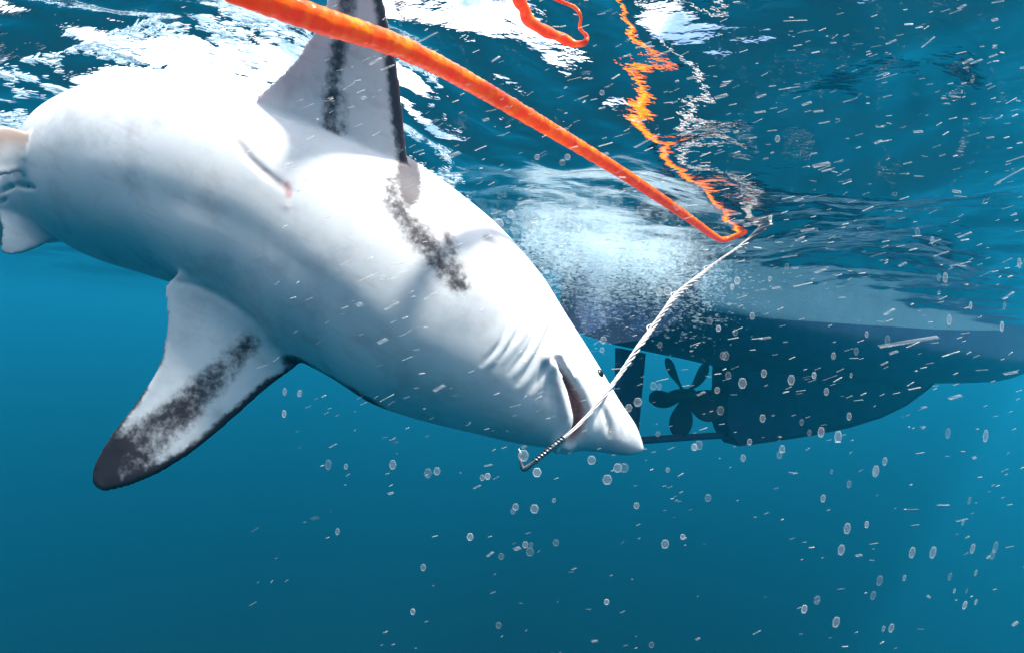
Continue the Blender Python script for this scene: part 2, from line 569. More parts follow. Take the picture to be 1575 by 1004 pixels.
def shark_build():
    S = stations()
    n, m = 200, 120
    th = np.linspace(0, 2 * math.pi, m, endpoint=False)
    ct, st = np.cos(th), np.sin(th)
    ex = 0.92                                               # slightly flattened belly
    cs = np.sign(ct) * np.abs(ct) ** ex
    sn = np.sign(st) * np.abs(st) ** ex
    A, Bq = S[:, 0:2].copy(), S[:, 2:4].copy()
    for it in range(7):                                     # widths settle until the rounded body shows the outline meant
        U3 = np.array([at(a[0], a[1], r[4]) for a, r in zip(A, S)]); L3 = np.array([at(b[0], b[1], r[4]) for b, r in zip(Bq, S)])
        Uc, Lc = catmull(U3, n), catmull(L3, n)
        rat = catmull(S[:, 5:6], n)[:, 0]
        Cn = (Uc + Lc) / 2
        W = (Uc - Lc) / 2
        hw = np.linalg.norm(W, axis=1)
        T = np.gradient(Cn, axis=0); T /= np.linalg.norm(T, axis=1)[:, None]
        Wd = W / hw[:, None]
        Vd = np.cross(T, Wd); Vd /= np.linalg.norm(Vd, axis=1)[:, None]
        Vd *= np.sign(-Vd[:, 1])[:, None]                   # ventral side towards the camera
        Vb = Cn[:, None] + W[:, None] * cs[None, :, None] + Vd[:, None] * (hw * rat)[:, None, None] * sn[None, :, None]
        Pj = pix(Vb.reshape(-1, 3))
        for i in range(4, len(S) - 3):
            mid = (S[i, 0:2] + S[i, 2:4]) / 2
            d = S[i, 0:2] - S[i, 2:4]; half = np.linalg.norm(d) / 2; d /= 2 * half
            rel = Pj - mid
            k = np.abs(rel @ np.array((-d[1], d[0]))) < 7
            if k.sum() < 4: continue
            e = rel[k] @ d
            A[i] += 0.8 * (half - e.max()) * d
            Bq[i] += 0.8 * (-half - e.min()) * d
    idx = np.arange(n * m).reshape(n, m)
    q = np.stack((idx[:-1], np.roll(idx[:-1], -1, 1), np.roll(idx[1:], -1, 1), idx[1:]), -1).reshape(-1, 4)
    Vb = Vb.reshape(-1, 3)
    Vb = np.vstack((Vb, Cn[:1], Cn[-1:] + T[-1:] * 0.004))
    c0, c1 = n * m, n * m + 1
    a, b = idx[0], idx[-1]
    tri = np.vstack((np.stack((np.roll(a, -1), a, np.full(m, c0)), 1), np.stack((b, np.roll(b, -1), np.full(m, c1)), 1)))
    parts = [(Vb, q, tri)]
    pid = [np.zeros(len(q) + len(tri))]
    sinq = np.concatenate((np.tile((sn + np.roll(sn, -1)) / 2, n - 1), np.zeros(len(tri))))
    def addfin(le, te, th, k):
        v, qq, tt = fin_mesh(np.array(le), np.array(te), th)
        parts.append((v, qq, tt)); pid.append(np.full(len(qq) + len(tt), k))
    def Ps(*a): return [at(*p) for p in a]
    # pectoral fin reaching down
    addfin(Ps((500, 520, 1.22), (463, 557, 1.245), (415, 593, 1.22), (362, 640, 1.19), (305, 688, 1.17), (250, 724, 1.16), (205, 744, 1.155), (166, 754, 1.155), (152, 752, 1.155)),
           Ps((300, 398, 1.16), (258, 434, 1.15), (257, 490, 1.15), (247, 555, 1.15), (212, 615, 1.15), (172, 668, 1.15), (148, 708, 1.153), (142, 735, 1.155), (147, 748, 1.155)), 0.075, 1)
    # pectoral fin reaching up through the surface
    addfin(Ps((600, 400, 1.20), (634, 300, 1.21), (625, 230, 1.175), (616, 140, 1.125), (603, 60, 1.08), (588, -10, 1.045), (572, -90, 1.005), (556, -150, 0.98)),
           Ps((440, 318, 1.06), (352, 210, 1.14), (393, 152, 1.135), (440, 108, 1.105), (474, 64, 1.075), (498, 15, 1.045), (520, -70, 1.005), (544, -146, 0.98)), 0.075, 2)
    # pelvic fins
    addfin(Ps((120, 250, 1.34), (66, 216, 1.22), (30, 198, 1.18), (-20, 196, 1.15), (-60, 215, 1.14)),
           Ps((70, 300, 1.30), (44, 268, 1.22), (10, 270, 1.18), (-30, 275, 1.15), (-63, 235, 1.14)), 0.035, 3)
    addfin(Ps((140, 350, 1.36), (82, 370, 1.36), (50, 384, 1.34), (25, 391, 1.33), (10, 392, 1.33)),
           Ps((15, 300, 1.36), (-2, 325, 1.35), (3, 350, 1.34), (2, 375, 1.33), (3, 388, 1.33)), 0.03, 4)
    # dorsal fin, second dorsal, anal fin and tail (mostly out of sight behind the body or beyond the frame)
    def frame(i): return Cn[i], T[i], Vd[i], hw[i] * rat[i]
    i = 108; c, t, v, r = frame(i); c2, _, v2, r2 = frame(i - 24)
    addfin([c - v * r * 0.8, c - v * (r + 0.10) - t * 0.08, c - v * (r + 0.25) - t * 0.2, c - v * (r + 0.36) - t * 0.31],
           [c2 - v2 * r2 * 0.8, c2 - v2 * (r2 + 0.06) , c2 - v2 * (r2 + 0.20) - t * 0.02, c2 - v2 * (r2 + 0.33) - t * 0.04], 0.05, 5)
    c, t, v, r = frame(2)
    for sg, ln in ((-1, 0.55), (1, 0.46)):
        addfin([c + t * 0.16, c + v * sg * 0.2 * ln / 0.5 + t * 0.02, c + v * sg * ln - t * 0.22],
               [c - t * 0.08, c + v * sg * 0.2 * ln / 0.5 - t * 0.11, c + v * sg * ln - t * 0.25], 0.04, 6)
    me = mesh_parts('shark_raw', parts)
    bm = bmesh.new(); bm.from_mesh(me)
    bmesh.ops.recalc_face_normals(bm, faces=bm.faces)
    bm.to_mesh(me); bm.free()
    pid = np.concatenate(pid)
    sinp = np.concatenate((sinq, np.zeros(len(pid) - len(sinq))))
    tree = BVHTree.FromPolygons([v.co.copy() for v in me.vertices], [tuple(p.vertices) for p in me.polygons])
    tmp = bpy.data.objects.new('tmp', me); C.objects.link(tmp)
    md = tmp.modifiers.new('r', 'REMESH'); md.mode = 'VOXEL'; md.voxel_size = 0.0055; md.adaptivity = 0
    dg = bpy.context.evaluated_depsgraph_get()
    me2 = bpy.data.meshes.new_from_object(tmp.evaluated_get(dg))
    bpy.data.objects.remove(tmp); bpy.data.meshes.remove(me)
    N = len(me2.vertices)
    V = np.zeros(N * 3, np.float32); me2.vertices.foreach_get('co', V); V = V.reshape(-1, 3).astype(float)
    E = np.zeros(len(me2.edges) * 2, np.int32); me2.edges.foreach_get('vertices', E); E = E.reshape(-1, 2)
    deg = np.bincount(E.ravel(), minlength=N).astype(float)
    def lap(A):
        A = A if A.ndim == 2 else A[:, None]
        out = np.stack([np.bincount(E[:, 0], A[E[:, 1], k], N) + np.bincount(E[:, 1], A[E[:, 0], k], N) for k in range(A.shape[1])], 1)
        return out / deg[:, None]
    part = np.zeros(N, int); sv = np.zeros(N)
    for i in range(N):
        h = tree.find_nearest(Vector(V[i]))
        part[i] = pid[h[2]]; sv[i] = sinp[h[2]]
    isfin = (part > 0).astype(float)
    sf = isfin.copy()
    for _ in range(5): sf = lap(sf)[:, 0]
    near = np.clip(4 * sf * (1 - sf), 0, 1)                 # seam between fin and body
    for k in range(30):                                     # taubin-style smoothing, stronger at the fin roots
        f = 0.5 if k % 2 == 0 else -0.52
        V += (f * np.where(near > 0.1, 1.0, 0.85))[:, None] * (lap(V) - V)
    for k in range(10):
        V += (0.5 * near)[:, None] * (lap(V) - V)
    me2.vertices.foreach_set('co', V.astype(np.float32).ravel()); me2.update()
    nor = np.zeros(N * 3, np.float32); me2.vertices.foreach_get('normal', nor); nor = nor.reshape(-1, 3).astype(float)
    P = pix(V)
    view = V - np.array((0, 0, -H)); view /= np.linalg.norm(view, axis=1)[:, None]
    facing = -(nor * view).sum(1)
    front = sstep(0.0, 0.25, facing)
    dark = np.zeros(N); red = np.zeros(N); disp = np.zeros(N)
    body = part == 0
    # countershading: slate grey back
    svs = sv.copy()
    for _ in range(6): svs = lap(svs)[:, 0]
    lim = np.where(P[:, 1] > 480, -0.16 + 0.16 * sstep(590, 470, P[:, 0]) * (P[:, 0] > 445), -0.30)
    back = np.where(body, sstep(lim + 0.05, lim - 0.10, svs), 0)
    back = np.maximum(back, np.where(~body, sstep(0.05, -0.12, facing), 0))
    def band(poly, w0, w1, soft, mask):
        d, f = seg_dist(P, poly)
        wdt = w0 + (w1 - w0) * f
        return np.where(mask, sstep(wdt + soft, wdt - soft, d), 0)
    lower = part == 1; upper = part == 2
    D = lambda a: np.maximum(dark, a)
    # lower pectoral marks
    dark = D(band([(470, 556), (415, 594), (362, 641), (305, 690), (250, 726), (205, 746), (160, 757)], 10, 17, 8, lower))
    dark = D(band([(258, 478), (256, 500), (246, 556), (211, 616), (171, 669), (147, 708), (141, 738)], 3, 7, 5, lower))
    dark = D(band([(130, 765), (152, 730), (178, 690)], 56, 30, 22, lower))
    dark = D(band([(225, 650), (180, 690)], 10, 22, 22, lower) * 0.85)
    dark = D(band([(382, 530), (330, 580), (280, 632), (225, 685), (200, 715)], 16, 34, 20, lower) * 0.74)
    # lower body edge ahead of the pectoral
    dark = D(band([(440, 552), (465, 560), (520, 592), (575, 622), (590, 632)], 8, 5, 7, facing > -0.3))
    # upper pectoral marks
    dark = D(band([(575, -90), (590, -10), (606, 60), (618, 140), (627, 230), (632, 300)], 20, 19, 10, facing > -0.3) * (P[:, 1] < 330))
    dark = D(band([(478, 60), (441, 107), (392, 152), (352, 212)], 2, 1, 4, upper) * 0.6)
    dark = D(band([(545, -60), (522, 60), (512, 130), (507, 195), (520, 238)], 12, 15, 15, upper) * 0.80)
    dark = D(band([(530, 150), (528, 215)], 5, 9, 12, upper) * 0.6)
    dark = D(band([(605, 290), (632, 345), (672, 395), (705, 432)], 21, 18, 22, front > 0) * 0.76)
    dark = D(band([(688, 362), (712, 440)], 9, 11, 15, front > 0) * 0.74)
    grey = band([(748, 366), (790, 382), (826, 412)], 5, 7, 4, body & (front > 0)) * 0.75  # the rope's cast shadow, painted as a grey strip on the skin
    # gill slits
    gills = [[(806, 402), (822, 420), (812, 462), (800, 505), (768, 552)],
             [(786, 428), (788, 470), (774, 520), (742, 560)],
             [(838, 440), (836, 480), (816, 530), (785, 572)],
             [(858, 474), (842, 510), (818, 558), (798, 590)],
             [(872, 498), (852, 535), (832, 575), (818, 600)]]
    for g in gills:
        gc = catmull(g, 24)
        d, f = seg_dist(P, gc)
        env = np.where(body, front, 0) * np.sin(np.pi * np.clip(f, 0.02, 0.98)) ** 0.5
        disp -= env * 0.0062 * np.exp(-(d / 3.4) ** 2)
        d2, f2 = seg_dist(P, gc + np.array((8, 4)))
        disp += env * 0.0042 * np.exp(-(d2 / 5.0) ** 2)
        dark = D(0.16 * env * np.exp(-(d / 3.0) ** 2))
    # mouth: a gaping crescent under the snout
    jaw = [(851, 552), (860, 572), (870, 596), (877, 622), (881, 645), (876, 664), (864, 683)]
    lip = [(851, 552), (869, 570), (887, 592), (900, 618), (904, 645), (897, 666), (882, 681), (862, 683)]
    poly = np.vstack((catmull(jaw, 40), catmull(lip, 40)[::-1]))
    ins = inside(P, poly) & body & (facing > 0)
    dj, _ = seg_dist(P, catmull(jaw, 40)); dl, _ = seg_dist(P, catmull(lip, 40))
    de = np.minimum(dj, dl)
    disp -= np.where(ins, 0.032 * sstep(0, 7, de), 0)
    red = np.maximum(red, np.where(ins, sstep(0.0, 5, de), 0))
    rim = np.where(body & ~ins, front, 0)
    disp += rim * 0.010 * np.exp(-((dj - 9) / 8) ** 2) * (P[:, 0] < 884)
    disp += rim * 0.007 * np.exp(-((dl - 8) / 7) ** 2)
    # cheek fold and snout creases
    for ln, w_, dp in (([(893, 505), (905, 560), (915, 600), (918, 640)], 10, -0.006), ([(925, 620), (936, 650), (938, 668)], 5, -0.007),
                       ([(950, 625), (962, 650), (966, 672)], 4, -0.003), ([(938, 610), (952, 640), (955, 668)], 4, -0.003),
                       ([(360, 212), (385, 246), (425, 280), (446, 294)], 6, -0.0045), ([(262, 432), (310, 442), (360, 470), (410, 510)], 6, -0.007),
                       ([(0, 296), (22, 286), (52, 289)], 4, -0.010), ([(0, 313), (10, 306)], 3, -0.006),
                       ([(150, 285), (300, 318), (420, 382), (520, 470), (600, 560)], 30, -0.004), ([(120, 335), (260, 365), (380, 440)], 34, 0.003)):
        d, f = seg_dist(P, catmull(ln, 30))
        e = front * np.sin(np.pi * np.clip(f, 0.03, 0.97)) ** 0.5
        disp += e * dp * np.exp(-(d / w_) ** 2)
    d, _ = seg_dist(P, [(0, 296), (22, 286), (52, 289)]); dark = D(front * 0.7 * sstep(3.5, 1, d) )
    d, _ = seg_dist(P, [(930, 646), (940, 660), (936, 670)]); dark = D(front * body * 0.45 * sstep(6, 1, d))
    d, _ = seg_dist(P, [(880, 676), (893, 664), (899, 648)]); red = np.maximum(red, front * body * 0.9 * sstep(5, 1, d))
    d, _ = seg_dist(P, [(365, 225), (400, 264), (440, 288)]); red = np.maximum(red, front * 0.22 * sstep(16, 3, d))
    d, _ = seg_dist(P, [(441, 284), (444, 300)]); red = np.maximum(red, front * 0.75 * sstep(8, 2, d))
    d, _ = seg_dist(P, [(-10, 215), (10, 205), (50, 212)]); warm = np.where(part == 3, sstep(34, 2, d), 0)
    V2 = V + nor * disp[:, None]
    me2.vertices.foreach_set('co', V2.astype(np.float32).ravel()); me2.update()
    for k in range(2): dark = 0.5 * dark + 0.5 * lap(dark)[:, 0]
    for nm, val in (('dark', dark), ('red', red), ('back', back), ('grey', grey), ('warm', warm)):
        a = me2.attributes.new(nm, 'FLOAT', 'POINT'); a.data.foreach_set('value', val.astype(np.float32))
    # skin
    mt = Mat('shark_skin')
    tc = mt.n('TexCoord').outputs['Object']
    nf = mt.noise(64, 5, 0.6, tc)
    nb = mt.noise(13, 3, 0.5, tc)
    nl = mt.noise(4, 3, 0.5, tc)
    jit = mt.math('ADD', mt.math('MULTIPLY', mt.math('SUBTRACT', nf, 0.5), 1.15), mt.math('MULTIPLY', mt.math('SUBTRACT', nb, 0.5), 0.9))
    dk = mt.attr('dark')
    amt = mt.math('MULTIPLY', mt.math('MULTIPLY', dk, mt.math('SUBTRACT', 1.15, dk)), 3.2)   # ragged only where the edge is soft
    dm = mt.ramp(mt.math('ADD', dk, mt.math('MULTIPLY', jit, amt)), 0.12, 0.92)
    white = mt.mix(mt.ramp(nl, 0.35, 0.7), c4(0.70, 0.72, 0.725), c4(0.62, 0.645, 0.655))
    mo_ = mt.ramp(mt.noise(9, 6, 0.62, tc), 0.46, 0.72)
    white = mt.mix(mt.math('MULTIPLY', mo_, 0.75), white, c4(0.45, 0.47, 0.50))
    mpr = mt.n('Mapping', Vector=tc); mpr.inputs['Rotation'].default_value = (0, math.radians(-24), 0)
    mpz = mt.n('Mapping', Vector=mpr.outputs[0]); mpz.inputs['Scale'].default_value = (1.3, 6, 6)
    stk = mt.ramp(mt.noise(7, 5, 0.6, mpz.outputs[0]), 0.50, 0.75)
    white = mt.mix(mt.math('MULTIPLY', stk, 0.55), white, c4(0.52, 0.48, 0.48))
    fleck = mt.ramp(mt.noise(120, 3, 0.6, tc), 0.68, 0.80)
    white = mt.mix(mt.math('MULTIPLY', fleck, 0.25), white, c4(0.45, 0.46, 0.47))
    col = mt.mix(mt.math('MULTIPLY', mt.attr('grey'), 1.0), white, c4(0.20, 0.22, 0.25))  # painted shadow strip over the white
    bk = mt.ramp(mt.math('ADD', mt.attr('back'), mt.math('MULTIPLY', mt.math('SUBTRACT', nb, 0.5), 0.5)), 0.3, 0.7)
    col = mt.mix(bk, col, mt.mix(nb, c4(0.05, 0.06, 0.075), c4(0.09, 0.10, 0.12)))
    col = mt.mix(mt.math('MULTIPLY', mt.attr('warm'), 0.75), col, c4(0.30, 0.17, 0.11))
    col = mt.mix(dm, col, mt.mix(nf, c4(0.014, 0.011, 0.016), c4(0.05, 0.042, 0.05)))
    rr = mt.mix(nf, c4(0.30, 0.07, 0.06), c4(0.60, 0.33, 0.31))
    col = mt.mix(mt.attr('red'), col, rr)
    bp = mt.bump(mt.math('ADD', mt.math('MULTIPLY', nf, 0.4), nb), 0.06, 0.006)
    mt.principled(col, 0.55, Normal=bp, Subsurface__Weight=0.06, Specular__IOR__Level=0.25)
    bp_n = mt.t.nodes['Principled BSDF'] if 'Principled BSDF' in mt.t.nodes else None
    o = link('shark', me2, mt.m)
    tag(o, 'big white-bellied shark with dark blotched fins hooked at the mouth', 'shark')
    # eye
    bm = bmesh.new()
    bmesh.ops.create_uvsphere(bm, u_segments=20, v_segments=14, radius=0.0145)
    me = bpy.data.meshes.new('eye'); bm.to_mesh(me); bm.free()
    me_ = Mat('eye'); em = me_.principled(c4(0.006, 0.006, 0.009), 0.12)
    e = link('eye', me, em, o)
    i = int(np.argmin(np.where(body & (facing > 0.05), np.linalg.norm(P - np.array((924, 573)), axis=1), 1e9)))
    e.location = V2[i] - nor[i] * 0.008
    return o
shark = shark_build()

# ------------------------------------------------------------------ orange rope
mo = Mat('orange_rope')
nb = mo.noise(38, 4, 0.6); nf = mo.noise(160, 3, 0.6)
col = mo.mix(mo.ramp(nb, 0.38, 0.68), c4(1.0, 0.13, 0.0), c4(1.0, 0.36, 0.0))
bpn = mo.bump(mo.math('ADD', nb, mo.math('MULTIPLY', nf, 0.5)), 0.5, 0.004)
pb = mo.n('BsdfPrincipled', Roughness=0.22, Normal=bpn)
mo.set(pb, 'Specular IOR Level', 0.28)
mo.set(pb, 'Base Color', col)
tl = mo.n('BsdfTranslucent'); mo.set(tl, 'Color', mo.mix(0.5, col, c4(1.0, 0.24, 0.0)))
orange = mo.done(mo.n('MixShader', i0=0.38, i1=pb.outputs[0], i2=tl.outputs[0]).outputs[0])
P = [at(150, -110, 0.52), at(340, -27, 0.58), at(480, 27, 0.67), at(640, 84, 0.84), at(800, 172, 1.09), at(970, 275, 1.56), at(1060, 336, 2.05), at(1098, 363, 2.48), at(1112, 369, 2.60), at(1130, 364, 2.60), at(1146, 355, 2.56), at(1138, 343, 2.50), at(1122, 334, 2.46)]
P = resample(catmull(P, 400), 420)
t = np.linspace(0, 1, 420)
rad = 0.0178 + 0.0008 * np.sin(t * 310) * (np.sin(t * 57) > 0.2) + 0.0006 * np.sin(t * 900)
rad = rad * np.interp(t, [0, 0.55, 0.85, 1], [1.0, 1.0, 0.90, 0.78])
def braided(P, rad, sides, pitch):
    v, q, tr_ = tube(P, rad, sides)
    n_ = len(P)
    L_ = np.concatenate(([0], np.cumsum(np.linalg.norm(np.diff(P, axis=0), axis=1))))
    g_ = v[:n_ * sides].reshape(n_, sides, 3)
    a_ = np.linspace(0, 2 * math.pi, sides, endpoint=False)
    ph = 2 * math.pi * L_[:, None] / pitch
    k_ = 1 + 0.022 * np.maximum(np.cos(4 * a_ + ph), np.cos(4 * a_ - ph))
    v[:n_ * sides] = (P[:, None] + (g_ - P[:, None]) * k_[..., None]).reshape(-1, 3)
    return v, q, tr_
P = resample(P, 900); rad = np.interp(np.linspace(0, 1, 900), t, rad)
o = link('orange_rope', mesh_parts('orange_rope', [braided(P, rad, 32, 0.075)]), orange)
tag(o, 'thick bright orange rope slanting across the water in front of the shark', 'rope')

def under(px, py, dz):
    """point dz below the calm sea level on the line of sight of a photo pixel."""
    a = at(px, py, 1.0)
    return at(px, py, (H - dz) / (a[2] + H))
reflection_loop = [(778, -40), (792, -10), (806, 14), (812, 30), (834, 46), (862, 58), (884, 68), (899, 66), (902, 56), (892, 44), (893, 26), (884, 12), (862, 2), (838, -12), (815, -40)]  # added loop in the shape of the rope's rippled reflection
Pb = resample(catmull([under(a, b, 0.035 + 0.008 * math.sin(i * 2.1)) for i, (a, b) in enumerate(reflection_loop)], 160), 200)
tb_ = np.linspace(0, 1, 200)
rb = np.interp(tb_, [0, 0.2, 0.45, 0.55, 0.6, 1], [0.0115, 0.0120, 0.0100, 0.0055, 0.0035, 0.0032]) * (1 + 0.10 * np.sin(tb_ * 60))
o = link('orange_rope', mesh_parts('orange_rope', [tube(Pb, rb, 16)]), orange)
tag(o, 'thin added orange loop shaped as the rope reflection in the surface', 'rope')

# ------------------------------------------------------------------ pale twisted leader
mg = Mat('leader_fibre')
nn = mg.noise(90, 4)
fibre = mg.principled(mg.mix(nn, c4(0.26, 0.25, 0.24), c4(0.56, 0.54, 0.52)), 0.45, Normal=mg.bump(mg.noise(300, 3), 0.4, 0.002))
key = [(1184, 342, 2.44, 0.024), (1152, 370, 2.5, 0.013), (1128, 386, 2.42, 0.0055), (1100, 405, 2.25, 0.005), (1070, 430, 2.08, 0.011), (1040, 455, 1.9, 0.012), (1022, 478, 1.76, 0.008), (985, 530, 1.5, 0.009), (950, 580, 1.27, 0.0055),
       (915, 626, 1.12, 0.0040), (880, 662, 1.045, 0.0035), (850, 686, 1.03, 0.0035)]
cen = resample(catmull([at(a, b, d) for a, b, d, r in key], 300), 320)
rr = np.interp(np.linspace(0, 1, 320), np.linspace(0, 1, len(key)), [k[3] for k in key])
Lk = [0] + list(np.cumsum([np.linalg.norm(at(*key[i + 1][:3]) - at(*key[i][:3])) for i in range(len(key) - 1)]))
rr = np.interp(np.linspace(0, Lk[-1], 320), Lk, [k[3] for k in key])
T = np.gradient(cen, axis=0); T /= np.linalg.norm(T, axis=1)[:, None]
N1 = np.cross(T, np.array((0, 0, 1.0))); N1 /= np.linalg.norm(N1, axis=1)[:, None]
N2 = np.cross(T, N1)
parts = []
ar = np.linspace(0, Lk[-1], 320)
for k in range(5):
    ph = ar * 26 + k * 2 * math.pi / 5 + 0.5 * np.sin(ar * 9 + k)
    Pk = cen + rr[:, None] * 0.75 * (np.cos(ph)[:, None] * N1 + np.sin(ph)[:, None] * N2)
    parts.append(tube(Pk, np.maximum(rr * 0.36, 0.0016), 7))
# loose knots and stray filaments
for j, (i0, amp) in enumerate(((150, 0.03), (205, 0.02), (90, 0.03), (20, 0.05))):
    d = cen[i0] + RNG.normal(0, 1, 3) * 0.0
    pts = [cen[i0 - 6], cen[i0] + N1[i0] * amp, cen[i0 + 5] + N2[i0] * amp * 0.6, cen[i0 + 9]]
    parts.append(tube(resample(catmull(pts, 20), 16), 0.003, 6))
top = at(1184, 342, 2.44)
parts.append(tube(resample(catmull([top, at(1174, 330, 2.42), at(1176, 326, 2.4), at(1198, 322, 2.4)], 20), 16), 0.006, 6))
parts.append(tube(resample(catmull([top, at(1188, 343, 2.44), at(1189, 338, 2.44), top], 20), 16), 0.006, 6))
o = link('leader', mesh_parts('leader', parts), fibre)
tag(o, 'pale twisted leader line running from the orange rope down to the shark mouth', 'line')

# ------------------------------------------------------------------ hook
mk = Mat('hook_steel')
steel = mk.principled(mk.mix(mk.noise(50), c4(0.16, 0.16, 0.17), c4(0.32, 0.32, 0.33)), 0.25, Metallic=0.9)
pts = [at(868, 672, 1.035), at(850, 688, 1.03), at(830, 703, 1.03), at(812, 717, 1.03), at(805, 721, 1.03), at(802, 715, 1.03), at(801, 705, 1.035), at(799, 694, 1.04), at(798, 688, 1.045)]
P = resample(catmull(pts, 80), 70)
t = np.linspace(0, 1, 70)
rad = np.interp(t, [0, 0.2, 0.5, 0.66, 0.75, 0.9, 1.0], [0.0035, 0.0038, 0.0050, 0.0060, 0.0040, 0.0032, 0.0006])
parts = [tube(P, rad, 12)]
# barb
parts.append(tube([at(799, 692, 1.041), at(803, 700, 1.04), at(807, 704, 1.04)], [0.0028, 0.0018, 0.0004], 8))
hook = link('fishing_hook', mesh_parts('fishing_hook', parts), steel)
tag(hook, 'dark steel fishing hook jutting out below the shark jaw', 'hook')
# wire wrap on the shank
wp = []
Pw = resample(np.array([at(868, 672, 1.035), at(822, 709, 1.03)]), 120)
Tw = Pw[-1] - Pw[0]; Tw /= np.linalg.norm(Tw)
A1 = np.cross(Tw, (0, 0, 1.0)); A1 /= np.linalg.norm(A1); A2 = np.cross(Tw, A1)
for k in range(2):
    ph = np.linspace(0, 34, 120) + k * math.pi
    wp.append(tube(Pw + 0.0052 * (np.cos(ph)[:, None] * A1 + np.sin(ph)[:, None] * A2), 0.0022, 6))
o = link('wire_wrap', mesh_parts('wire_wrap', wp), steel, hook)

# ------------------------------------------------------------------ foam and bubbles
def ico(sub=1):
    bm = bmesh.new(); bmesh.ops.create_icosphere(bm, subdivisions=sub, radius=1)
    v = np.array([x.co[:] for x in bm.verts]); f = np.array([[a.index for a in x.verts] for x in bm.faces]); bm.free()
    return v, f
IV, IF = ico(1)
def blobs(name, Pc, sx, sy, sz, rot=0.0):
    """one mesh of many small squashed bubbles."""
    n = len(Pc)
    ca, sa = np.cos(rot), np.sin(rot)
    v = IV[None] * np.stack((sx, sy, sz), -1)[:, None, :]
    v = v * (1 + 0.25 * RNG.normal(0, 1, (n, len(IV), 1)).clip(-1.5, 1.5))
    x = v[..., 0] * np.reshape(ca, (-1, 1)) - v[..., 1] * np.reshape(sa, (-1, 1))
    y = v[..., 0] * np.reshape(sa, (-1, 1)) + v[..., 1] * np.reshape(ca, (-1, 1))
    v = np.stack((x, y, v[..., 2]), -1) + Pc[:, None]
    f = (IF[None] + (np.arange(n) * len(IV))[:, None, None]).reshape(-1, 3)
    return mesh_np(name, v.reshape(-1, 3), f)
mf = Mat('foam')
dif = mf.n('BsdfDiffuse', Color=c4(0.66, 0.80, 0.88)).outputs[0]
trl = mf.n('BsdfTranslucent', Color=c4(0.66, 0.80, 0.88)).outputs[0]
foam_m = mf.done(mf.n('MixShader', i0=0.5, i1=dif, i2=trl).outputs[0])
mw = Mat('wash')
dif = mw.n('BsdfDiffuse', Color=c4(0.70, 0.86, 0.92)).outputs[0]
trl = mw.n('BsdfTranslucent', Color=c4(0.70, 0.86, 0.92)).outputs[0]
wash_m = mw.done(mw.n('MixShader', i0=0.12, i1=mw.n('BsdfTransparent').outputs[0], i2=mw.n('MixShader', i0=0.5, i1=dif, i2=trl).outputs[0]).outputs[0])
# stern wash: bubbles streaming in the churned water behind the rudder
n = 62000
px = RNG.normal(938, 66, n); D = RNG.normal(3.75, 0.45, n).clip(2.7, 5.0)
px += 25 * (D - 3.75) + 18 * np.sin(D * 5)
Xw = (px - CX) / F * D
keep = RNG.uniform(0, 1, n) < 1
Pc = np.stack((Xw, D, np.zeros(n)), 1)
depth = np.abs(RNG.normal(0, 0.16, n)) * np.interp(D, [3.1, 4.6], [0.5, 2.0])
clump = np.sin(Pc[:, 0] * 9 + 2 * np.sin(Pc[:, 1] * 3)) * np.sin(Pc[:, 1] * 6.3 + 2 * np.sin(Pc[:, 0] * 5)) 
k = clump > RNG.uniform(-1.0, 0.6, n)
Pc = Pc[k]; depth = depth[k]
Pc[:, 2] = wave_height(Pc[:, 0], Pc[:, 1]) - 0.01 - depth
s = RNG.lognormal(math.log(0.0036), 0.5, len(Pc))
tag(link('stern_wash', blobs('stern_wash', Pc, s * 2.6, s, s * 0.7, RNG.normal(0.3, 0.3, len(Pc))), wash_m), 'white cloud of churned bubbles trailing behind the boat rudder', 'foam', kind='stuff')
# broken foam on the surface over the shark's back
n = 60000
x = RNG.uniform(-2.3, -0.3, n); y = RNG.uniform(1.45, 2.7, n)
xr, yr = x * 0.94 + y * 0.34, y * 0.94 - x * 0.34
c = np.sin(x * 7 + 1.5 * np.sin(y * 5)) * np.sin(y * 9 + 1.7 * np.sin(x * 6)) + 0.6 * np.sin(x * 23 + 3 * np.sin(y * 11)) * np.sin(y * 27 + 2 * np.sin(x * 17)) + 0.4 * np.sin(x * 61 + 3 * np.sin(y * 37)) * np.sin(y * 71 + 2 * np.sin(x * 43))
c += 0.55 * np.sin(xr * 30 + 3 * np.sin(yr * 50)) * np.sin(yr * 130 + 4 * np.sin(xr * 21))
k = (c > 0.62 + RNG.normal(0, 0.28, n))
x, y = x[k], y[k]
Pc = np.stack((x, y, wave_height(x, y) - 0.004), 1)
s = RNG.lognormal(math.log(0.0022), 0.45, len(Pc))
tag(link('surface_foam', blobs('surface_foam', Pc, s * 4.2, s * 0.8, s * 0.4, RNG.normal(0.35, 0.25, len(Pc))), foam_m), 'broken white foam on the surface above the shark back', 'foam', kind='stuff')

